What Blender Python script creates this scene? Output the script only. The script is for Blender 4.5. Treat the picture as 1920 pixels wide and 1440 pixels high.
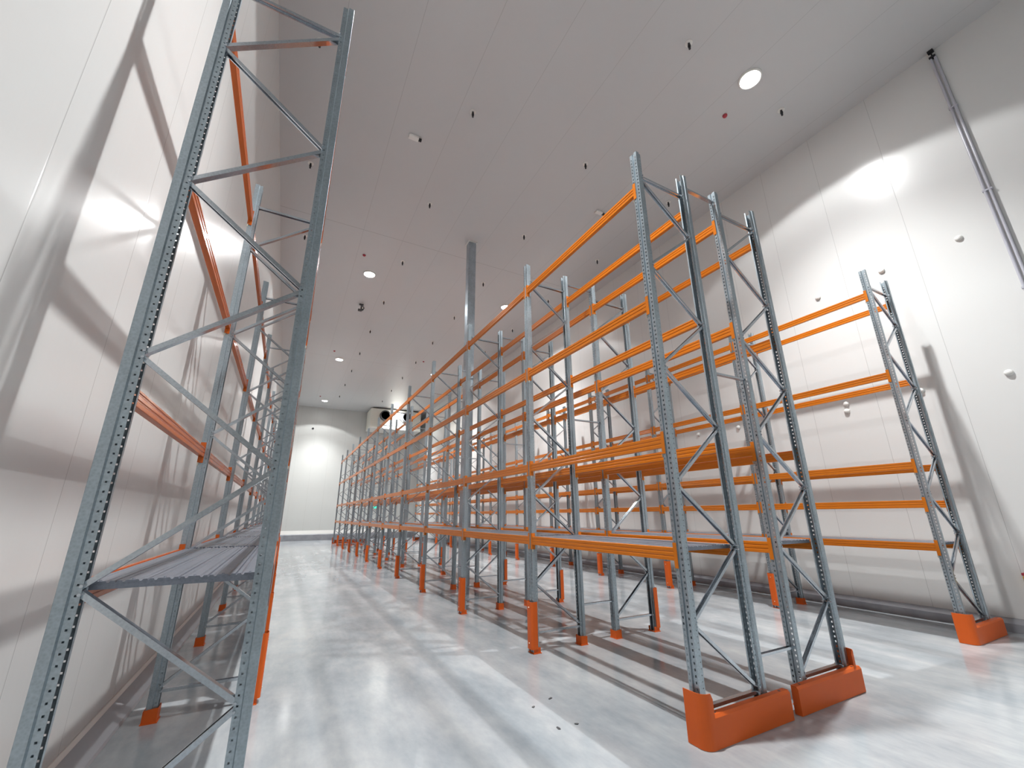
import bpy, bmesh, math, random
from mathutils import Vector, Matrix
random.seed(7)
for o in list(bpy.data.objects): bpy.data.objects.remove(o)
S = bpy.context.scene; C = S.collection; PI = math.pi

# ------------------------------------------------------------------ camera
F, CX, CY = 778.57, 961.0, 729.7
YAW, PITCH, ROLL, EYE = 0.48883, 0.29328, -0.008457, 1.8767
fw = Vector((math.sin(YAW)*math.cos(PITCH), math.cos(YAW)*math.cos(PITCH), math.sin(PITCH)))
rt0 = Vector((math.cos(YAW), -math.sin(YAW), 0)); up0 = rt0.cross(fw)
rt = rt0*math.cos(ROLL)+up0*math.sin(ROLL); up = up0*math.cos(ROLL)-rt0*math.sin(ROLL)
cam = bpy.data.cameras.new('camera'); co = bpy.data.objects.new('camera', cam); C.objects.link(co)
co.matrix_world = Matrix(((rt.x, up.x, -fw.x, 0), (rt.y, up.y, -fw.y, 0), (rt.z, up.z, -fw.z, EYE), (0, 0, 0, 1)))
cam.sensor_width = 36; cam.lens = 36*F/1920
cam.shift_x = -(CX-960)/1920; cam.shift_y = (CY-720)/1920
cam.clip_start = .05; cam.clip_end = 200
S.camera = co

# ------------------------------------------------------------------ world, exposure, lamp settings
w = bpy.data.worlds.new('World'); S.world = w; w.use_nodes = True
w.node_tree.nodes['Background'].inputs[0].default_value = (.5, .52, .55, 1)
w.node_tree.nodes['Background'].inputs[1].default_value = .05
vs = S.view_settings; vs.view_transform = 'Standard'; vs.look = 'None'; vs.gamma = 1; vs.use_curve_mapping = False
vs.exposure = -0.08
LAMP_W = 5200.0
LAMP_COL = (.985, 1.0, 1.0)
LAMP_CONE = math.radians(127)
H = 11.05; XL = -1.30; XR = 10.71; YB = 39.3; YF = -11.0
LAMPS = [(1.80, 3.5), (1.80, 15.36), (1.82, 25.9), (1.84, 36.6), (7.87, 3.52), (7.84, 15.35), (7.85, 26.1), (7.9, 36.45), (7.87, -8.3)]

# ------------------------------------------------------------------ materials
def mat(name, col, rough=.5, metal=0., spec=.5, coat=0.):
    m = bpy.data.materials.new(name); m.use_nodes = True
    b = m.node_tree.nodes['Principled BSDF']
    b.inputs['Base Color'].default_value = (*col, 1); b.inputs['Roughness'].default_value = rough
    b.inputs['Metallic'].default_value = metal; b.inputs['Specular IOR Level'].default_value = spec
    b.inputs['Coat Weight'].default_value = coat
    return m, m.node_tree.nodes, m.node_tree.links, b
def nd(ns, t, **k):
    n = ns.new(t)
    for a, v in k.items(): setattr(n, a, v)
    return n
def coords(ns, ls, scale=(1, 1, 1), kind='Object'):
    tc = nd(ns, 'ShaderNodeTexCoord'); mp = nd(ns, 'ShaderNodeMapping'); mp.inputs['Scale'].default_value = scale
    ls.new(tc.outputs[kind], mp.inputs['Vector']); return mp.outputs['Vector']
def noise(ns, ls, vec, scale, detail=4, rough=.5):
    n = nd(ns, 'ShaderNodeTexNoise'); n.inputs['Scale'].default_value = scale; n.inputs['Detail'].default_value = detail
    n.inputs['Roughness'].default_value = rough; ls.new(vec, n.inputs['Vector']); return n.outputs['Fac']
def ramp(ns, ls, fac, stops):
    r = nd(ns, 'ShaderNodeValToRGB'); e = r.color_ramp.elements
    while len(e) < len(stops): e.new(.5)
    for i, (p, c) in enumerate(stops):
        e[i].position = p; e[i].color = (*c, 1) if len(c) == 3 else c
    ls.new(fac, r.inputs['Fac']); return r.outputs['Color']
def mth(ns, ls, op, a, b=None):
    n = nd(ns, 'ShaderNodeMath', operation=op)
    for i, v in enumerate((a, b)):
        if v is None: continue
        if isinstance(v, (int, float)): n.inputs[i].default_value = v
        else: ls.new(v, n.inputs[i])
    return n.outputs[0]
def mixc(ns, ls, fac, a, b, mode='MIX'):
    n = nd(ns, 'ShaderNodeMix', data_type='RGBA', blend_type=mode)
    for s, v in ((n.inputs[0], fac), (n.inputs[6], a), (n.inputs[7], b)):
        if isinstance(v, (int, float)): s.default_value = v
        elif isinstance(v, tuple): s.default_value = (*v, 1)
        else: ls.new(v, s)
    return n.outputs[2]
def bump(ns, ls, b, h, strength, dist):
    n = nd(ns, 'ShaderNodeBump'); n.inputs['Strength'].default_value = strength; n.inputs['Distance'].default_value = dist
    ls.new(h, n.inputs['Height']); ls.new(n.outputs['Normal'], b.inputs['Normal'])

def panel_mat(name, base, axis, pitch, offset, rough, rib, cross=None):
    """insulated sheet panels: seams every `pitch` m along axis (0=x,1=y), fine micro ribs running the other way"""
    m, ns, ls, b = mat(name, base, rough, 0, .5)
    tc = nd(ns, 'ShaderNodeTexCoord'); sp = nd(ns, 'ShaderNodeSeparateXYZ'); ls.new(tc.outputs['Object'], sp.inputs[0])
    t = sp.outputs[axis]
    u = mth(ns, ls, 'FRACT', mth(ns, ls, 'DIVIDE', mth(ns, ls, 'SUBTRACT', t, offset-100*pitch), pitch))
    d = mth(ns, ls, 'ABSOLUTE', mth(ns, ls, 'SUBTRACT', u, .5))          # .5 at seam
    seam = mth(ns, ls, 'GREATER_THAN', d, .5-.0035/pitch)
    if cross:
        u2 = mth(ns, ls, 'FRACT', mth(ns, ls, 'DIVIDE', mth(ns, ls, 'SUBTRACT', sp.outputs[1-axis], cross[1]-100*cross[0]), cross[0]))
        d2 = mth(ns, ls, 'ABSOLUTE', mth(ns, ls, 'SUBTRACT', u2, .5))
        seam = mth(ns, ls, 'MAXIMUM', seam, mth(ns, ls, 'GREATER_THAN', d2, .5-.010/cross[0]))
    sc = tuple(9. if i == axis else .12 for i in range(3))
    nz = noise(ns, ls, coords(ns, ls, sc), 1.0, 3)
    patch = noise(ns, ls, coords(ns, ls, (.35, .35, .35)), 1.0, 4)
    col = mixc(ns, ls, patch, tuple(c*.93 for c in base), base)
    col = mixc(ns, ls, mth(ns, ls, 'MULTIPLY', seam, .4), col, tuple(c*.25 for c in base))
    ls.new(col, b.inputs['Base Color'])
    edge = mth(ns, ls, 'MULTIPLY', mth(ns, ls, 'MAXIMUM', mth(ns, ls, 'SUBTRACT', d, .5-.012/pitch), 0), -60)
    h = mth(ns, ls, 'ADD', mth(ns, ls, 'MULTIPLY', nz, rib), edge)
    bump(ns, ls, b, h, .35, .004)
    return m
M = {}
M['wall_side'] = panel_mat('white_wall_panels', (.74, .74, .73), 1, 1.24, 2.61, .27, .55)
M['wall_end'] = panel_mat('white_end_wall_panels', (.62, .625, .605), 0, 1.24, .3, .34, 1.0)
M['ceiling'] = panel_mat('ceiling_panels', (.60, .605, .61), 0, 1.30, 1.16, .40, .6, (12.9, 25.6))

def galv(name, base, rough, metal=.85, spang=.12):
    m, ns, ls, b = mat(name, base, rough, metal)
    v = coords(ns, ls)
    vo = nd(ns, 'ShaderNodeTexVoronoi'); vo.inputs['Scale'].default_value = 70; ls.new(v, vo.inputs['Vector'])
    n1 = noise(ns, ls, v, 5, 4)
    f = mth(ns, ls, 'ADD', mth(ns, ls, 'MULTIPLY', vo.outputs['Distance'], .5), mth(ns, ls, 'MULTIPLY', n1, .6))
    col = ramp(ns, ls, f, [(.15, tuple(c*(1-spang*2) for c in base)), (.85, tuple(min(1, c*(1+spang)) for c in base))])
    ls.new(col, b.inputs['Base Color'])
    ls.new(mth(ns, ls, 'ADD', mth(ns, ls, 'MULTIPLY', n1, .16), rough-.08), b.inputs['Roughness'])
    return m
M['galv'] = galv('galvanised_steel', (.40, .46, .50), .34, .78)
M['brace'] = galv('galvanised_bracing', (.55, .59, .63), .18, .92)
M['deck'] = galv('galvanised_deck', (.24, .26, .31), .34, .6)
M['column'] = galv('galvanised_column', (.44, .50, .55), .34, .8, .2)

def paint(name, base, rough):
    m, ns, ls, b = mat(name, base, rough, 0, .35, .05)
    n1 = noise(ns, ls, coords(ns, ls), 3, 4)
    ls.new(mixc(ns, ls, n1, tuple(c*.88 for c in base), base), b.inputs['Base Color'])
    return m
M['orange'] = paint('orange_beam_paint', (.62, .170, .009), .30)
M['orange_shaded'] = paint('shaded_orange_beam_paint', (.50, .105, .014), .26)  # same beam orange, made darker and redder: left rack's shade painted into the colour
M['guard'] = paint('orange_guard_paint', (.70, .115, .010), .48)
M['bolt'] = mat('bright_bolt_head', (.75, .72, .6), .3, .7)[0]
M['black'] = mat('black_plastic', (.012, .012, .016), .45)[0]
M['darkgrey'] = mat('dark_grey_metal', (.07, .07, .075), .45)[0]
M['white'] = mat('white_plastic', (.80, .79, .76), .4)[0]
M['cream'] = mat('cream_painted_casing', (.78, .76, .68), .45)[0]
M['red'] = mat('red_plastic', (.42, .04, .06), .5)[0]
M['pipe'] = mat('grey_plastic_pipe', (.50, .50, .56), .28)[0]
M['yellow'] = mat('yellow_paint', (.75, .38, .03), .5)[0]
M['kerb'] = None
m, ns, ls, b = mat('grey_kerb', (.27, .275, .30), .5)
n1 = noise(ns, ls, coords(ns, ls), 2.5, 5); ls.new(ramp(ns, ls, n1, [(.3, (.22, .225, .25)), (.7, (.33, .335, .36))]), b.inputs['Base Color']); M['kerb'] = m
M['kerb2'] = mat('pale_grey_kerb', (.42, .43, .46), .4)[0]
M['ledge'] = mat('white_ledge_trim', (.78, .77, .74), .35)[0]

# power-floated concrete: soft cloudy mottling, slightly glossy
m, ns, ls, b = mat('polished_concrete', (.5, .5, .5), .2, 0, .5)
v1 = coords(ns, ls, (.50, .30, 1)); n1 = noise(ns, ls, v1, 1.1, 5, .55)
v2 = coords(ns, ls, (1.5, .75, 1)); n2 = noise(ns, ls, v2, 1.3, 8, .62)
v3 = coords(ns, ls, (9, 3, 1)); n3 = noise(ns, ls, v3, 2.0, 5, .6)
v4 = coords(ns, ls, (1.5, .05, 1)); n4 = noise(ns, ls, v4, 1.4, 4, .5)
f = mth(ns, ls, 'ADD', mth(ns, ls, 'ADD', mth(ns, ls, 'MULTIPLY', n1, .36), mth(ns, ls, 'MULTIPLY', n4, .20)), mth(ns, ls, 'ADD', mth(ns, ls, 'MULTIPLY', n2, .36), mth(ns, ls, 'MULTIPLY', n3, .08)))
ls.new(ramp(ns, ls, f, [(.36, (.22, .245, .27)), (.47, (.32, .345, .365)), (.56, (.42, .435, .445)), (.68, (.56, .57, .565))]), b.inputs['Base Color'])
ls.new(mth(ns, ls, 'ADD', mth(ns, ls, 'MULTIPLY', n2, .14), .07), b.inputs['Roughness'])
bump(ns, ls, b, n2, .04, .01)
M['floor'] = m

def emis(name, col, st):
    m, ns, ls, b = mat(name, (0, 0, 0), .5)
    b.inputs['Emission Color'].default_value = (*col, 1); b.inputs['Emission Strength'].default_value = st
    return m
M['lamp'] = emis('lamp_glow', (1, .99, .97), 90)
M['green'] = emis('green_sign_glow', (.05, .9, .55), 1.6)

# ------------------------------------------------------------------ mesh helpers
class MB:
    def __init__(s): s.v = []; s.f = []
    def add(s, vs, fs):
        k = len(s.v); s.v += [tuple(v) for v in vs]; s.f += [tuple(i+k for i in f) for f in fs]; return s
    def box(s, x0, x1, y0, y1, z0, z1):
        return s.add([(x, y, z) for x in (x0, x1) for y in (y0, y1) for z in (z0, z1)],
                     [(0, 1, 3, 2), (4, 6, 7, 5), (0, 4, 5, 1), (2, 3, 7, 6), (0, 2, 6, 4), (1, 5, 7, 3)])
    def prism(s, pts, z0, z1, axis=2):
        """closed polygon extruded along an axis; pts are the other two coordinates in cyclic order"""
        n = len(pts)
        def P(p, t):
            return (p[0], p[1], t) if axis == 2 else ((t, p[0], p[1]) if axis == 0 else (p[0], t, p[1]))
        return s.add([P(p, z0) for p in pts]+[P(p, z1) for p in pts],
                     [tuple(range(n))[::-1], tuple(range(n, 2*n))]+[(i, (i+1) % n, n+(i+1) % n, n+i) for i in range(n)])
    def cyl(s, c, d, r0, r1=None, n=16, caps=True):
        r1 = r0 if r1 is None else r1; c = Vector(c); d = Vector(d); q = d.to_track_quat('Z', 'Y')
        ring = lambda r, o: [o+q@Vector((r*math.cos(2*PI*i/n), r*math.sin(2*PI*i/n), 0)) for i in range(n)]
        fs = [(i, (i+1) % n, n+(i+1) % n, n+i) for i in range(n)]
        if caps: fs += [tuple(range(n))[::-1], tuple(range(n, 2*n))]
        return s.add(ring(r0, c)+ring(r1, c+d), fs)
    def lathe(s, prof, n=20, c=(0, 0, 0), axis='z'):
        vs = []; fs = []
        for r, h in prof:
            for i in range(n):
                a = 2*PI*i/n; p = (r*math.cos(a), r*math.sin(a), h)
                if axis == 'x': p = (p[2], p[0], p[1])
                if axis == 'y': p = (p[0], p[2], p[1])
                vs.append((p[0]+c[0], p[1]+c[1], p[2]+c[2]))
        for j in range(len(prof)-1):
            for i in range(n): fs.append((j*n+i, j*n+(i+1) % n, (j+1)*n+(i+1) % n, (j+1)*n+i))
        fs += [tuple(range(n))[::-1], tuple(range((len(prof)-1)*n, len(prof)*n))]
        return s.add(vs, fs)
    def xf(s, mtx):
        s.v = [tuple(mtx @ Vector(v)) for v in s.v]; return s
    def mesh(s, name, material, bevel=0, smooth=False, fix=True):
        me = bpy.data.meshes.new(name); me.from_pydata(s.v, [], s.f); me.materials.append(material)
        bm = bmesh.new(); bm.from_mesh(me)
        if fix: bmesh.ops.recalc_face_normals(bm, faces=bm.faces)
        if bevel: bmesh.ops.bevel(bm, geom=list(bm.edges), offset=bevel, segments=2, affect='EDGES', clamp_overlap=True)
        bm.to_mesh(me); bm.free()
        if smooth:
            for p in me.polygons: p.use_smooth = True
        return me

def link(name, me, parent=None, loc=(0, 0, 0), rz=0):
    o = bpy.data.objects.new(name, me); C.objects.link(o)
    o.location = loc; o.rotation_euler = (0, 0, rz)
    if parent is not None: o.parent = parent
    return o
def tag(o, label, cat, group=None):
    o['label'] = label; o['category'] = cat
    if group: o['group'] = group
    return o
def struct(name, mb, m, bevel=0):
    o = link(name, mb.mesh(name, m, bevel)); o['kind'] = 'structure'; return o
def copy_tree(o, parent=None):
    c = o.copy(); C.objects.link(c)
    if parent is not None: c.parent = parent
    for ch in kids.get(o.name, []):
        cc = ch.copy(); C.objects.link(cc); cc.parent = c
    return c
kids = {}
def part(name, me, root, loc=(0, 0, 0), rz=0):
    o = link(name, me, root, loc, rz); kids.setdefault(root.name, []).append(o); return o
ORD = ['first', 'second', 'third', 'fourth', 'fifth', 'sixth', 'seventh', 'eighth', 'ninth', 'tenth', 'eleventh', 'twelfth']

# ------------------------------------------------------------------ room shell
struct('floor', MB().box(XL-.3, XR+.3, YF-.3, YB+.3, -.2, 0), M['floor'])
struct('ceiling', MB().box(XL-.3, XR+.3, YF-.3, YB+.3, H, H+.2), M['ceiling'])
struct('wall_left', MB().box(XL-.2, XL, YF-.2, YB+.2, 0, H), M['wall_side'])
struct('wall_right', MB().box(XR, XR+.2, YF-.2, YB+.2, 0, H), M['wall_side'])
struct('wall_back', MB().box(XL, XR, YB, YB+.2, 0, H), M['wall_end'])
struct('wall_front', MB().box(XL, XR, YF-.2, YF, 0, H), M['wall_end'])
# concrete kerb with chamfered top along each wall
struct('baseboard_left', MB().prism([(XL, 0), (XL+.20, 0), (XL+.19, .03), (XL+.03, .085), (XL, .085)], YF, YB, 1), M['kerb2'])
struct('baseboard_right', MB().prism([(XR, 0), (XR, .20), (XR-.05, .20), (XR-.12, .13), (XR-.12, 0)], YF, YB, 1), M['kerb'])
struct('baseboard_back', MB().prism([(YB, 0), (YB, .50), (YB-.10, .50), (YB-.16, .44), (YB-.16, 0)], XL+.20, XR-.12, 0), M['kerb'])
struct('trim_1', MB().prism([(YB, .50), (YB, .76), (YB-.03, .76), (YB-.10, .50)], XL+.21, XR-.12, 0), M['ledge'])
struct('trim_2', MB().prism([(XL, .085), (XL+.03, .085), (XL+.010, .125), (XL, .125)], YF, YB, 1), M['ledge'])

# ------------------------------------------------------------------ rack parts (shared meshes)
TOP = 6.29; D = .82; UW = .055; UD = .045; T = .0025
def upright_mesh():
    """perforated omega post: web at -x with two columns of slots, stepped sides with round-ish holes, open at +x"""
    prof = [(.042, .026), (.045, .040), (.008, .040), (.002, .055), (-.043, .055), (-.045, .053),
            (-.045, .014), (-.031, .009), (-.031, -.009), (-.045, -.014), (-.045, -.053), (-.043, -.055), (.002, -.055), (.008, -.040), (.045, -.040), (.042, -.026)]
    pts = []; hole = []      # subdivide: (x,y), and hole tag for the strip after each point
    def lerp(a, b, t): return (a[0]+(b[0]-a[0])*t, a[1]+(b[1]-a[1])*t)
    for i in range(len(prof)-1):
        a, b = prof[i], prof[i+1]
        if i in (1, 13):    # rear strips, narrow holes
            t0, t1 = (.34, .62)
            pts += [a, lerp(a, b, t0), lerp(a, b, t1)]; hole += [0, 1, 0]
        elif i in (5, 9):   # web slots
            pts += [a, lerp(a, b, .30), lerp(a, b, .68)]; hole += [0, 2, 0]
        else:
            pts.append(a); hole.append(0)
    pts.append(prof[-1])
    zs = [0.0]; band = [0]; z = .05      # band: 0 solid, 2 web slots only, 3 web slots and rear holes
    while z < TOP-.05:
        zs += [z, z+.005, z+.015, z+.020]; band += [2, 3, 2, 0]; z += .05
    zs.append(TOP)
    mb = MB(); n = len(pts)
    for zz in zs:
        for p in pts: mb.v.append((p[0], p[1], zz))
    for j in range(len(zs)-1):
        for i in range(n-1):
            if (hole[i] == 2 and band[j] >= 2) or (hole[i] == 1 and band[j] == 3): continue
            mb.f.append((j*n+i, j*n+i+1, (j+1)*n+i+1, (j+1)*n+i))
    me = mb.mesh('upright', M['galv'], fix=False)
    bm = bmesh.new(); bm.from_mesh(me)
    bmesh.ops.remove_doubles(bm, verts=bm.verts, dist=1e-5)
    bm.normal_update()
    bmesh.ops.solidify(bm, geom=bm.faces, thickness=T)
    bm.to_mesh(me); bm.free()
    return me
UP = upright_mesh()
def channel(p0, p1, up, wy=.045, hz=.028, t=.003):
    """C channel between two points in the frame plane, open upward side, flanges across y"""
    p0 = Vector(p0); p1 = Vector(p1); d = p1-p0; L = d.length
    mb = MB()
    prof = [(-wy/2, -hz/2), (wy/2, -hz/2), (wy/2, hz/2), (wy/2-.010, hz/2), (wy/2-.010, hz/2-t), (wy/2-t, hz/2-t), (wy/2-t, -hz/2+t), (-wy/2+t, -hz/2+t), (-wy/2+t, hz/2-t), (-wy/2+.010, hz/2-t), (-wy/2+.010, hz/2), (-wy/2, hz/2)]
    mb.prism(prof, 0, L, 0)       # along x, (y,z) profile
    ax = d.normalized(); yy = Vector((0, 1, 0)); zz = ax.cross(yy)
    if zz.dot(Vector(up)) < 0: zz = -zz
    R = Matrix(((ax.x, 0, zz.x, p0.x), (ax.y, 1, zz.y, p0.y), (ax.z, 0, zz.z, p0.z), (0, 0, 0, 1)))
    mb.xf(R)
    for p in ((p0 + ax*.012), (p1 - ax*.012)): mb.cyl((p.x, -.049, p.z), (0, .098, 0), .008, n=8)
    return mb
ND, N0 = 1.257, .277
x0, x1 = .030, D-.030
def braces(sx):
    """zigzag of C channels whose open side faces sx (local x)"""
    out = []
    for i in range(9):
        za, zb = N0+i*ND/2, N0+(i+1)*ND/2
        a, bb = ((x1, za), (x0, zb)) if i % 2 == 0 else ((x0, za), (x1, zb))
        out.append(('diagonal_brace', channel((a[0], 0, a[1]+.012), (bb[0], 0, bb[1]-.012), (sx, 0, 0)).mesh('diagonal_brace', M['brace'])))
    for zz in (.25, 5.955): out.append(('horizontal_brace', channel((x0, 0, zz), (x1, 0, zz), (0, 0, -1)).mesh('horizontal_brace', M['brace'])))
    return out
BR = {False: braces(-1), True: braces(1)}
def footplate(front):
    mb = MB()
    mb.box(-.066, .066, -.078, .078, 0, .008)
    if not front:    # flared orange shoe wrapping the post
        mb.prism([(-.060, .008), (.056, .008), (.050, .125), (-.050, .115)], -.068, -.062, 1)
        mb.prism([(-.060, .008), (.056, .008), (.050, .125), (-.050, .115)], .062, .068, 1)
        mb.box(-.060, -.054, -.066, .066, .008, .112)
        mb.box(.050, .056, -.066, .066, .008, .120)
    else:
        mb.box(-.055, .055, -.066, -.060, .008, .075); mb.box(-.055, .055, .060, .066, .008, .075)
    
    return mb.mesh('foot_shoe', M['guard'])
FOOT_R, FOOT_F = footplate(False), footplate(True)

# upright protectors on aisle posts between the end frames
def protector_mesh():
    mb = MB(); z0, z1 = .055, .66; t = .004
    prof = [(.010, -.074), (-.062, -.074), (-.078, -.068), (-.088, -.052), (-.091, -.030), (-.091, .030), (-.088, .052), (-.078, .068), (-.062, .074), (.010, .074)]
    inn = [(.010, -.070), (-.061, -.070), (-.075, -.064), (-.084, -.050), (-.087, -.030), (-.087, .030), (-.084, .050), (-.075, .064), (-.061, .070), (.010, .070)]
    n = len(prof); vs = []; 
    for z in (z0, z1): vs += [(p[0], p[1], z) for p in prof]+[(p[0], p[1], z) for p in inn]
    fs = []
    for i in range(n-1):
        fs += [(i, i+1, 2*n+i+1, 2*n+i), (n+i+1, n+i, 3*n+i, 3*n+i+1), (i+1, i, n+i, n+i+1), (2*n+i, 2*n+i+1, 3*n+i+1, 3*n+i)]
    fs += [(0, n, 3*n, 2*n), (n-1, 2*n-1, 4*n-1, 3*n-1)]
    mb.add(vs, [f for f in fs])
    return mb.mesh('upright_protector', M['guard'])
PR = protector_mesh()
PBM = [MB().cyl((-.0905, 0, z), (-.006, 0, 0), .010, .007, n=10).mesh('bolt', M['bolt']) for z in (.13, .585)]
def make_frame(flip):
    r = bpy.data.objects.new('rack_upright', None); C.objects.link(r)
    part('post', UP, r)
    part('post', UP, r, (D, 0, 0), PI)
    for n_, me in BR[flip]: part(n_, me, r)
    part('foot_shoe', FOOT_F, r)
    part('foot_shoe', FOOT_R, r, (D, 0, 0), PI)
    return r
def add_protector(r):
    p = link('upright_protector', PR, r); [link('bolt', q, p) for q in PBM]; return p

# beams: run along +y from the post centre, local x=0 is the post centre, web (aisle) side at -x
PITCHY = 2.8; BL = PITCHY-.118
def beam_mesh(h):
    """stepped box beam with two pressed grooves on each face and a shelf step on the inner top edge"""
    g = .004
    hw = .024; z0, z1 = -h/2, h/2
    def side(s):
        return [(s*hw, z0+.003), (s*hw, z0+h*.26), (s*(hw-g), z0+h*.31), (s*(hw-g), z0+h*.37), (s*hw, z0+h*.42),
                (s*hw, z0+h*.60), (s*(hw-g), z0+h*.65), (s*(hw-g), z0+h*.71), (s*hw, z0+h*.76), (s*hw, z1-.003)]
    L_ = side(-1); R_ = side(1)
    pts = [(-hw+.003, z0)] + L_ + [(-hw+.003, z1), (0, z1), (.002, z1-.016)]
    R2 = [p for p in R_ if p[1] < z1-.018]+[(hw, z1-.016)]
    pts += R2[::-1] + [(hw-.003, z0)]
    mb = MB(); mb.prism(pts, .061, PITCHY-.061, 1)
    return mb.mesh('beam_body', M['orange'])
def conn_mesh(end):
    """hook plate wrapped around the post: one leg on the web, one leg on the side of the post"""
    y = 0.0605; s = 1
    mb = MB()
    mb.box(-.0265, .0265, y-.004, y, -.125, .105)
    mb.box(-.0265, -.0238, y-.045, y, -.125, .105)
    if end: mb.xf(Matrix.Translation((0, PITCHY, 0)) @ Matrix.Diagonal((1, -1, 1, 1)))
    return mb.mesh('end_connector', M['orange'], .0012)
CONN = (conn_mesh(0), conn_mesh(1))
PINS = [MB().box(-.024, -.012, y, y+.006, -.155, -.122).mesh('safety_clip', M['bolt']) for y in (.0615, PITCHY-.0675)]
BM_A = beam_mesh(.118)
def make_beam(name):
    o = link(name, BM_A)
    part('end_connector', CONN[0], o); part('end_connector', CONN[1], o); part('safety_clip', PINS[0], o); part('safety_clip', PINS[1], o)
    return o
# beam origin sits at web side: x offset from post centre
BOFF = -.022

def deck_mesh():
    """ribbed galvanised shelf: lengthwise pressed ribs with turned-down ends and rivet heads"""
    mb = MB(); W0, W1 = .006, D-.006; n = 6; y0, y1 = .066, PITCHY-.066; pw = (W1-W0)/n; z = 0; pts = []
    for i in range(n):
        a = W0+i*pw
        pts += [(a+.002, z-.010), (a+.006, z), (a+.022, z), (a+.028, z-.009), (a+.036, z-.009), (a+.042, z),
                (a+pw-.042, z), (a+pw-.036, z-.009), (a+pw-.028, z-.009), (a+pw-.022, z), (a+pw-.006, z), (a+pw-.002, z-.010)]
    under = [(p[0], z-.014) for p in (pts[-1], pts[0])]
    mb.prism(pts+under, y0, y1, 1)
    for y in (y0, y1-.010): mb.box(W0+.01, W1-.01, y, y+.010, z-.040, z-.012)
    for i in range(n):
        for y in (y0+.02, y1-.02): mb.cyl((W0+(i+.5)*pw, y, z-.001), (0, 0, .006), .008, .005, n=8)
    return mb.mesh('steel_deck', M['deck'])
DECK = deck_mesh()

# rows: name words, x of the aisle post, rotated?, y of first frame, levels
LV4 = [1.50, 2.585, 4.160, 5.745]; LV5 = [1.33, 1.99, 2.61, 4.19, 5.775]
ROWS = [
    dict(w='left rack', x=-.058, flip=True, y=3.035, lv=LV4),
    dict(w='left half of double rack', x=3.412, flip=False, y=3.00, lv=LV4),
    dict(w='right half of double rack', x=5.730, flip=True, y=3.00, lv=LV4),
    dict(w='right rack', x=9.225, flip=False, y=3.01, lv=LV5)]
NF = 12
FR = {False: make_frame(False), True: make_frame(True)}
b0 = make_beam('rack_crossbar'); b0used = False
d0 = make_beam('deck_crossbar'); d0used = False
k0 = link('steel_deck', DECK); k0used = False
LN = {4: ['lowest', 'second-level', 'third-level', 'top-level'], 5: ['lowest', 'second-level', 'third-level', 'fourth-level', 'top-level']}
def take(proto, flag, name):
    if flag: return proto
    return copy_tree(proto)
SHADED = {}
def shade_beam(o):  # swap a beam and its connectors to the orange with shade painted in
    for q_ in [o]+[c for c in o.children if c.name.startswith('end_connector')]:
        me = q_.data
        if me.name not in SHADED:
            m2 = me.copy(); m2.materials[0] = M['orange_shaded']; SHADED[me.name] = m2; SHADED[m2.name] = m2
        q_.data = SHADED[me.name]
first = {False: True, True: True, 'b': True, 'd': True, 'k': True}
for R in ROWS[1:]+ROWS[:1]:
    s = -1 if R['flip'] else 1
    side_words = ('aisle side', 'wall side') if 'half' not in R['w'] else ('aisle side', 'inner side')
    for k in range(NF):
        o = take(FR[R['flip']], first[R['flip']], ''); first[R['flip']] = False
        o.location = (R['x'], R['y']+k*PITCHY, 0); o.rotation_euler = (0, 0, PI if R['flip'] else 0)
        tag(o, 'grey steel upright frame, %s, %s frame from near end' % (R['w'], ORD[k]), 'rack frame', 'upright frames of the %s' % R['w'])
        if 0 < k < NF-1: add_protector(o)
        if k == NF-1: continue
        for li, z in enumerate(R['lv']):
            for q in (0, 1):
                key = 'd' if li == 0 else 'b'
                o = take(d0 if li == 0 else b0, first[key], ''); first[key] = False
                # q=0 aisle post, q=1 rear post; the web side faces away from the frame
                outward = -s if q == 0 else s          # direction of the web in world x
                if R['w'] == 'left rack': shade_beam(o)
                px = R['x'] + (0 if q == 0 else s*D)
                x = px + outward*.022
                if outward < 0: o.location = (x, R['y']+k*PITCHY, z); o.rotation_euler = (0, 0, 0)
                else: o.location = (x, R['y']+(k+1)*PITCHY, z); o.rotation_euler = (0, 0, PI)
                tag(o, 'orange %s beam, %s, %s, %s bay from near end' % (LN[len(R['lv'])][li], side_words[q], R['w'], ORD[k]),
                    'rack beam', ('beams under the decks of the %s' if li == 0 else 'upper beams of the %s') % R['w'])
        o = take(k0, first['k'], ''); first['k'] = False
        if s > 0: o.location = (R['x'], R['y']+k*PITCHY, R['lv'][0]+.060)
        else: o.location = (R['x'], R['y']+(k+1)*PITCHY, R['lv'][0]+.060)
        o.rotation_euler = (0, 0, 0 if s > 0 else PI)
        tag(o, 'grey steel shelf deck, %s, %s bay from near end' % (R['w'], ORD[k]), 'shelf deck', 'steel decks of the %s' % R['w'])

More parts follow.
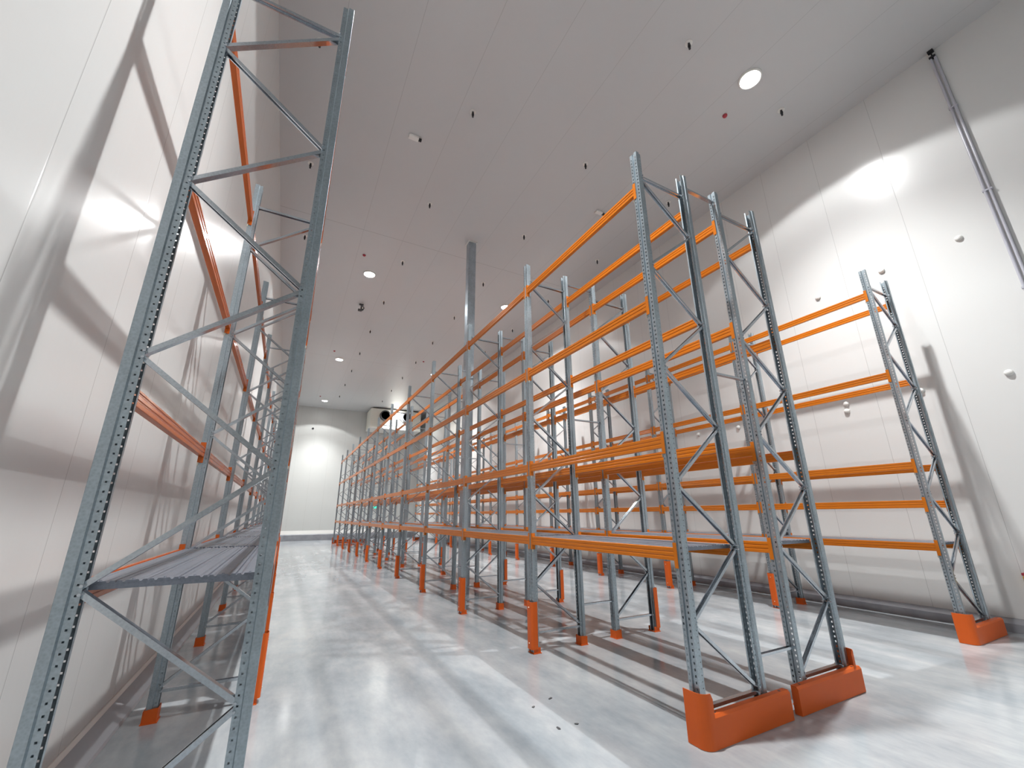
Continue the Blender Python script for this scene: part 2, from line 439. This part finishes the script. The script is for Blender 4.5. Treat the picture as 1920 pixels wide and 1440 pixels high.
# frame-end guards: tall rounded corner on the aisle side and a low boxed rail across the frame end
def guard_parts(tall_front):
    """local: aisle side is -x, rail towards +x, front at -y; the tall plate is rounded over the aisle corner"""
    t = .006; zt, zl = .405, .245; L = 1.196; fy = -.132; sx = -.105
    r = .085; out = [(sx, .075 if tall_front else .10)]; cy = fy+r if tall_front else fy+r+.008
    for i in range(9):
        a = PI+i*(PI/2)/8; out.append((sx+r+r*math.cos(a), cy+r*math.sin(a)))
    n = len(out); xe = sx+.118 if tall_front else sx+r+.02
    pts = out+[(xe-.022, cy-r), (xe, cy-r)]; tops = [zt]*(n+1)+[zt-.045]
    def inner(i):
        a = Vector(pts[max(i-1, 0)]); b_ = Vector(pts[min(i+1, len(pts)-1)]); d = (b_-a).normalized(); nn = Vector((-d.y, d.x)); return Vector(pts[i])+nn*t
    vs = []; fs = []
    for i, p in enumerate(pts):
        q = inner(i); vs += [(p[0], p[1], .004), (p[0], p[1], tops[i]), (q.x, q.y, .004), (q.x, q.y, tops[i])]
    for i in range(len(pts)-1):
        a = 4*i; b_ = 4*i+4
        fs += [(a, b_, b_+1, a+1), (a+2, a+3, b_+3, b_+2), (a+1, b_+1, b_+3, a+3), (a, a+2, b_+2, b_)]
    fs += [(0, 1, 3, 2), (4*len(pts)-4, 4*len(pts)-2, 4*len(pts)-1, 4*len(pts)-3)]
    corner = MB().add(vs, fs).mesh('corner_plate', M['guard'])
    # low rail: folded channel with a chamfered edge and a top flange
    rail = MB(); ra = xe-.002 if tall_front else sx-.012; rb = sx+L
    rail.prism([(fy, .004), (fy, .222), (fy+.016, zl), (fy+.070, zl), (fy+.070, zl-.006), (fy+.019, zl-.006), (fy+.006, .219), (fy+.006, .004)], ra, rb, 0)
    rail.prism([(fy+.006, .004), (fy+.006, .217), (fy+.019, zl-.008), (fy+.070, zl-.008), (fy+.070, .004)], rb-.006, rb, 0)
    if not tall_front: rail.prism([(fy+.006, .004), (fy+.006, .217), (fy+.019, zl-.008), (fy+.070, zl-.008), (fy+.070, .004)], ra, ra+.006, 0)
    rm = rail.mesh('rail', M['guard'])
    holes = [MB().cyl((x, fy+.043, zl-.0005), (0, 0, .002), .013, n=12).mesh('bolt_hole', M['darkgrey']) for x in ((xe+.05) if tall_front else ra+.10, rb-.10)]
    return [corner, rm]+holes
GP = (guard_parts(True), guard_parts(False))
def mirrored(me, name):
    m2 = me.copy(); m2.name = name
    for v in m2.vertices: v.co.x = -v.co.x
    m2.flip_normals(); return m2
GPm = tuple([mirrored(m_, m_.name) for m_ in g] for g in GP)
def guard(x, y, rz, mir, label, tall=True):
    r = bpy.data.objects.new('rack_end_guard', None); C.objects.link(r)
    r.location = (x, y, 0); r.rotation_euler = (0, 0, rz)
    for n_, me in zip(('corner_plate', 'rail', 'bolt_hole', 'bolt_hole'), (GPm if mir else GP)[0 if tall else 1]): link(n_, me, r)
    return tag(r, label, 'rack end guard', 'orange guards at the rack ends')
for R in ROWS:
    yn, yf = R['y'], R['y']+(NF-1)*PITCHY
    nm = R['w']
    if nm != 'left rack': guard(R['x'], yn, 0, R['flip'], 'orange floor guard with tall curved corner plate at near end, %s' % nm, not R['flip'])
    guard(R['x'], yf, PI, not R['flip'], 'small orange floor guard at far end of %s' % nm)

# row spacers between the two halves of the double rack
sp = MB()
sp.prism([(-.022, -.012), (.022, -.012), (.022, .012), (.018, .012), (.018, -.008), (-.018, -.008), (-.018, .012), (-.022, .012)], 4.232+.046, 4.910-.046, 0)
SPM = sp.mesh('row_spacer', M['brace'])
for k in range(NF):
    for z, wz in ((.53, 'low'), (3.46, 'middle'), (6.13, 'top')):
        o = link('row_spacer', SPM, None, (0, 3.0+k*PITCHY, z))
        tag(o, 'grey %s spacer joining both halves of double rack, %s frame from near end' % (wz, ORD[k]), 'row spacer', 'row spacers of the double rack')

# ------------------------------------------------------------------ lamps
hm = MB(); hm.lathe([(.20, .0), (.235, .0), (.235, -.035), (.225, -.045), (.205, -.045), (.19, -.03)], 32)
HOUS = hm.mesh('housing', M['white'])
lm = MB(); lm.cyl((0, 0, -.034), (0, 0, .004), .19, n=32); LENS = lm.mesh('lens', M['lamp'])
for i, (x, y) in enumerate(LAMPS):
    r = bpy.data.objects.new('ceiling_lamp', None); C.objects.link(r); r.location = (x, y, H)
    link('housing', HOUS, r); link('lens', LENS, r)
    ld = bpy.data.lights.new('spot', 'SPOT'); ld.energy = LAMP_W; ld.color = LAMP_COL; ld.spot_size = LAMP_CONE; ld.spot_blend = .12
    ld.shadow_soft_size = .10
    # luminaire distribution: output falls off away from the lamp axis
    ld.use_nodes = True; ln = ld.node_tree.nodes; ll = ld.node_tree.links
    em = ln['Emission']; tcn = ln.new('ShaderNodeTexCoord'); sx = ln.new('ShaderNodeSeparateXYZ'); ab = ln.new('ShaderNodeMath'); ab.operation = 'ABSOLUTE'
    ll.new(tcn.outputs['Normal'], sx.inputs[0]); ll.new(sx.outputs[2], ab.inputs[0]); mr = ln.new('ShaderNodeMapRange'); mr.interpolation_type = 'SMOOTHERSTEP'
    mr.inputs['From Min'].default_value = .62; mr.inputs['From Max'].default_value = 1.0; mr.inputs['To Min'].default_value = .13; mr.inputs['To Max'].default_value = 1.0
    ll.new(ab.outputs[0], mr.inputs['Value']); ll.new(mr.outputs['Result'], em.inputs['Strength'])
    lo = bpy.data.objects.new('lamp_light', ld); C.objects.link(lo); lo.parent = r; lo.location = (0, 0, -.055)
    row = 'left aisle' if x < 4 else 'right aisle'
    nth = {3.5: 'first', 3.52: 'nearest', 15.36: 'second', 15.35: 'second', 25.9: 'third', 26.1: 'third', 36.6: 'last', 36.45: 'last', -8.3: 'before the nearest'}[y]
    tag(r, 'round bright ceiling lamp over %s, %s from near end' % (row, nth), 'ceiling lamp', 'ceiling lamps')

# black hanger fittings in the ceiling
fx = MB(); fx.cyl((0, 0, -.16), (0, 0, .16), .022, n=12); fx.cyl((0, 0, -.10), (0, 0, .04), .030, n=12)
FXM = fx.mesh('rod', M['black']); fp_ = MB(); fp_.cyl((0, 0, -.008), (0, 0, .008), .075, n=20); FPM = fp_.mesh('cover_plate', M['white'])
cols = {-.56: 'far left line', 2.76: 'line over left aisle', 6.08: 'line over double rack', 9.25: 'line over right rack'}
for x, cw in cols.items():
    for j in range(11):
        y = 3.65+3.425*j
        if y > 36 or (x == -.56 and j == 0): continue
        r = bpy.data.objects.new('ceiling_hanger', None); C.objects.link(r); r.location = (x, y, H)
        link('rod', FXM, r); link('cover_plate', FPM, r)
        tag(r, 'small black hanger fitting in ceiling, %s, %s from near end' % (cw, ORD[j]), 'ceiling hanger', 'ceiling hangers')
# white sensor boxes with black end
for x, y, wd in ((1.72, 8.39, 'left aisle'), (7.64, 8.39, 'right aisle')):
    r = bpy.data.objects.new('sensor_box', None); C.objects.link(r); r.location = (x, y, H); r.rotation_euler = (0, 0, .0)
    link('casing', MB().box(-.15, .10, -.07, .07, -.06, 0).mesh('casing', M['white'], .008), r)
    link('lens_cap', MB().cyl((.10, 0, -.035), (.07, 0, 0), .042, n=14).mesh('lens_cap', M['black']), r)
    tag(r, 'white rectangular sensor box with black end on ceiling over the %s' % wd, 'sensor', 'ceiling sensors')
# red detectors beside the lamps
DT = MB().lathe([(.055, 0), (.055, -.02), (.040, -.045), (.015, -.055)], 18).mesh('fire_detector', M['red'])
for x, y, wd in ((8.18, 4.36, 'nearest lamp of right aisle'), (1.41, 14.16, 'second lamp of left aisle'), (1.41, 24.6, 'third lamp of left aisle'), (1.41, 35.3, 'last lamp of left aisle'), (6.5, 24.0, 'third lamp of right aisle')):
    o = link('fire_detector', DT, None, (x, y, H))
    tag(o, 'small red round detector on ceiling beside the %s' % wd, 'detector', 'ceiling detectors')
# black camera bracket
r = bpy.data.objects.new('ceiling_camera', None); C.objects.link(r); r.location = (1.94, 18.1, H)
link('bracket', MB().box(-.12, .06, -.05, .05, -.05, 0).box(-.05, -.01, -.03, .03, -.26, -.05).mesh('bracket', M['darkgrey'], .004), r)
link('camera_body', MB().cyl((.02, .10, -.20), (0, -.26, -.05), .075, n=18).mesh('camera_body', M['black']), r)
link('lens', MB().cyl((.02, -.158, -.25), (0, -.02, -.004), .032, n=14).mesh('camera_lens', M['white']), r)
link('cable_box', MB().box(-.16, .0, -.16, -.06, -.40, -.31).mesh('cable_box', M['darkgrey'], .006), r)
tag(r, 'black camera on a bracket hanging from ceiling over the left aisle', 'camera')

# structural post rising to the ceiling inside the double rack
r = bpy.data.objects.new('support_post', None); C.objects.link(r); r.location = (4.655, 11.75, 0)
link('shaft', MB().box(-.13, .13, -.13, .13, .012, H-.012).mesh('shaft', M['column'], .012), r)
link('base_plate', MB().box(-.20, .20, -.20, .20, 0, .012).mesh('base_plate', M['column']), r)
link('top_collar', MB().box(-.165, .165, -.165, .165, H-.03, H-.0).mesh('top_collar', M['ledge'], .004), r)
tag(r, 'tall grey square steel column rising through double rack to the ceiling', 'column')

# evaporator unit on the back wall under the ceiling
r = bpy.data.objects.new('evaporator_unit', None); C.objects.link(r); r.location = (7.85, 36.85, 9.22)
bx = MB().prism([(0, 0), (.06, 1.72), (2.3, 1.72), (2.3, .12), (1.9, 0)], -2.22, 2.2, 0)
link('casing', bx.mesh('casing', M['cream'], .02), r)
link('drain_tray', MB().box(-2.24, 2.22, -.04, 2.1, -.06, .0).mesh('drain_tray', M['ledge'], .01), r)
for fxx in (-1.0, .92):
    ring = MB().lathe([(.43, .0), (.47, .0), (.47, .15), (.455, .16), (.43, .15), (.41, 0)], 32, (fxx, -.15, 1.10), 'y')
    fg = link('fan_ring', ring.mesh('fan_ring', M['black'], 0, True), r)
    link('fan_throat', MB().cyl((fxx, .0, 1.10), (0, .035, 0), .42, n=32).mesh('fan_throat', M['black']), fg)
    hub = MB().cyl((fxx, -.10, 1.10), (0, .12, 0), .11, n=20)
    for i in range(5):
        a = i*2*PI/5; ca, sa = math.cos(a), math.sin(a)
        pts = [(.09, -.05), (.42, -.12), (.43, .06), (.09, .05)]
        vs_ = [(fxx+p[0]*ca-p[1]*sa, -.05+(.035 if p[1] > 0 else -.03)+dy, 1.10+p[0]*sa+p[1]*ca) for dy in (0, .006) for p in pts]
        hub.add(vs_, [(0, 1, 2, 3), (7, 6, 5, 4), (0, 4, 5, 1), (1, 5, 6, 2), (2, 6, 7, 3), (3, 7, 4, 0)])
    link('fan_blades', hub.mesh('fan_blades', M['darkgrey']), fg)
    gr = MB()
    for rr in (.12, .24, .36, .45):
        n = 28
        gr.lathe([(rr-.004, -.004), (rr+.004, -.004), (rr+.004, .004), (rr-.004, .004)], n, (fxx, -.16, 1.10), 'y')
    for i in range(6):
        a = i*PI/6; gr.box(fxx-.45, fxx+.45, -.164, -.156, 1.096, 1.104) if i == 0 else gr.add(
            [(fxx+ca_*.45*math.cos(a)+cb*.004*math.sin(a)*-1, yy, 1.10+ca_*.45*math.sin(a)+cb*.004*math.cos(a)) for ca_ in (-1, 1) for yy in (-.164, -.156) for cb in (-1, 1)],
            [(0, 1, 3, 2), (4, 6, 7, 5), (0, 4, 5, 1), (2, 3, 7, 6), (0, 2, 6, 4), (1, 5, 7, 3)])
    link('fan_grille', gr.mesh('fan_grille', M['darkgrey']), fg)
hb = MB()
for xx in (-2.0, 2.0):
    for yy in (.3, 1.9): hb.box(xx-.04, xx+.04, yy-.03, yy+.03, 1.72, 1.83)
link('hanger_bracket', hb.mesh('hanger_bracket', M['galv']), r)
link('end_panel', MB().box(2.2, 2.215, .15, 2.2, .25, 1.62).mesh('end_panel', M['darkgrey']), r)
tag(r, 'large cream evaporator unit with two black fans hung high at back wall', 'cooling unit')

# green lit exit sign on the back wall
r = bpy.data.objects.new('exit_sign', None); C.objects.link(r); r.location = (7.05, YB, 2.6)
link('casing', MB().box(-.19, .19, -.06, 0, -.12, .12).mesh('sign_casing', M['white'], .006), r)
link('lit_panel', MB().box(-.17, .17, -.066, -.060, -.10, .10).mesh('lit_panel', M['green']), r)
tag(r, 'small green glowing exit sign on the back wall', 'exit sign')
r = link('wall_sensor', MB().lathe([(.09, 0), (.085, -.05), (.05, -.09)], 16, (0, 0, 0), 'y').mesh('wall_sensor', M['black']), None, (1.32, YB, 9.14))
tag(r, 'small black sensor high on the back wall', 'sensor')

# paired conduits on the right wall with black clamps at the top
r = bpy.data.objects.new('wall_conduit', None); C.objects.link(r); r.location = (XR-.045, 1.42, 0)
for dy in (-.032, .032): link('pipe', MB().cyl((0, dy, .2), (0, 0, H-.40), .021, n=16).mesh('pipe', M['pipe'], 0, False), r)
link('top_fitting', MB().box(-.035, .04, -.05, .05, H-.21, H-.16).box(-.035, .04, -.045, .045, H-.06, H-.0).box(-.010, .010, -.012, .012, H-.16, H-.06).mesh('top_fitting', M['black'], .004), r)
cb_ = MB()
for z in (1.5, 3.5, 5.5, 7.5, 9.5): cb_.box(-.024, .044, -.065, .065, z, z+.03)
link('clamp', cb_.mesh('clamp', M['pipe']), r)
tag(r, 'pair of slim grey conduit pipes running up the right wall', 'conduit')

# white plastic caps on the right wall
DM = MB().lathe([(.058, 0), (.056, -.018), (.044, -.036), (.022, -.046), (.004, -.048)], 18, (0, 0, 0), 'x').mesh('wall_button', M['white'], 0, True)
caps = [(1.97, 6.85, 'upper row, nearest the conduit'), (3.18, 6.83, 'upper row, above top of right rack'), (4.44, 6.81, 'upper row, farther along'),
        (1.97, 4.14, 'lower row, nearest the conduit'), (3.14, 4.13, 'lower row, just behind near end of right rack'), (4.40, 4.16, 'lower row, upper of a close pair'),
        (4.42, 4.00, 'lower row, lower of a close pair'), (6.98, 4.11, 'lower row, third panel behind rack'), (8.27, 4.13, 'lower row, fourth panel behind rack')]
for y, z, wd in caps:
    o = link('wall_button', DM, None, (XR, y, z)); tag(o, 'round white plastic cap on right wall, %s' % wd, 'wall cover', 'white caps on the right wall')

# yellow box at the very edge of the view
r = bpy.data.objects.new('wall_box', None); C.objects.link(r); r.location = (XR-.12, 2.50, .62)
link('body', MB().box(-.08, .12, -.30, .06, 0, .26).mesh('body', M['yellow'], .01), r)
link('lid', MB().box(-.085, .12, -.305, .065, .26, .30).mesh('lid', M['red'], .004), r)
tag(r, 'yellow box with dark red lid on right wall at picture edge', 'wall box')

# floor debris
def floor_at(u, v):
    d = fw+rt*((u-CX)/F)-up*((v-CY)/F); t = -EYE/d.z; return (d.x*t, d.y*t)
for i, (u, v, wd) in enumerate(((1000, 1326, 'farther left of the group'), (1047, 1366, 'nearest the camera'), (1081, 1358, 'rightmost of the group'), (1032, 1310, 'farthest from the camera'))):
    x, y = floor_at(u, v); s_ = .020+.008*(i % 2)
    o = link('floor_chip', MB().prism([(-s_, -.008), (-.3*s_, -.014), (s_, -.006), (.8*s_, .009), (-.6*s_, .011)], 0, .006).mesh('floor_chip', M['darkgrey']), None, (x, y, 0), .5+i)
    tag(o, 'tiny dark chip of debris on the aisle floor, %s' % wd, 'debris', 'debris on the floor')
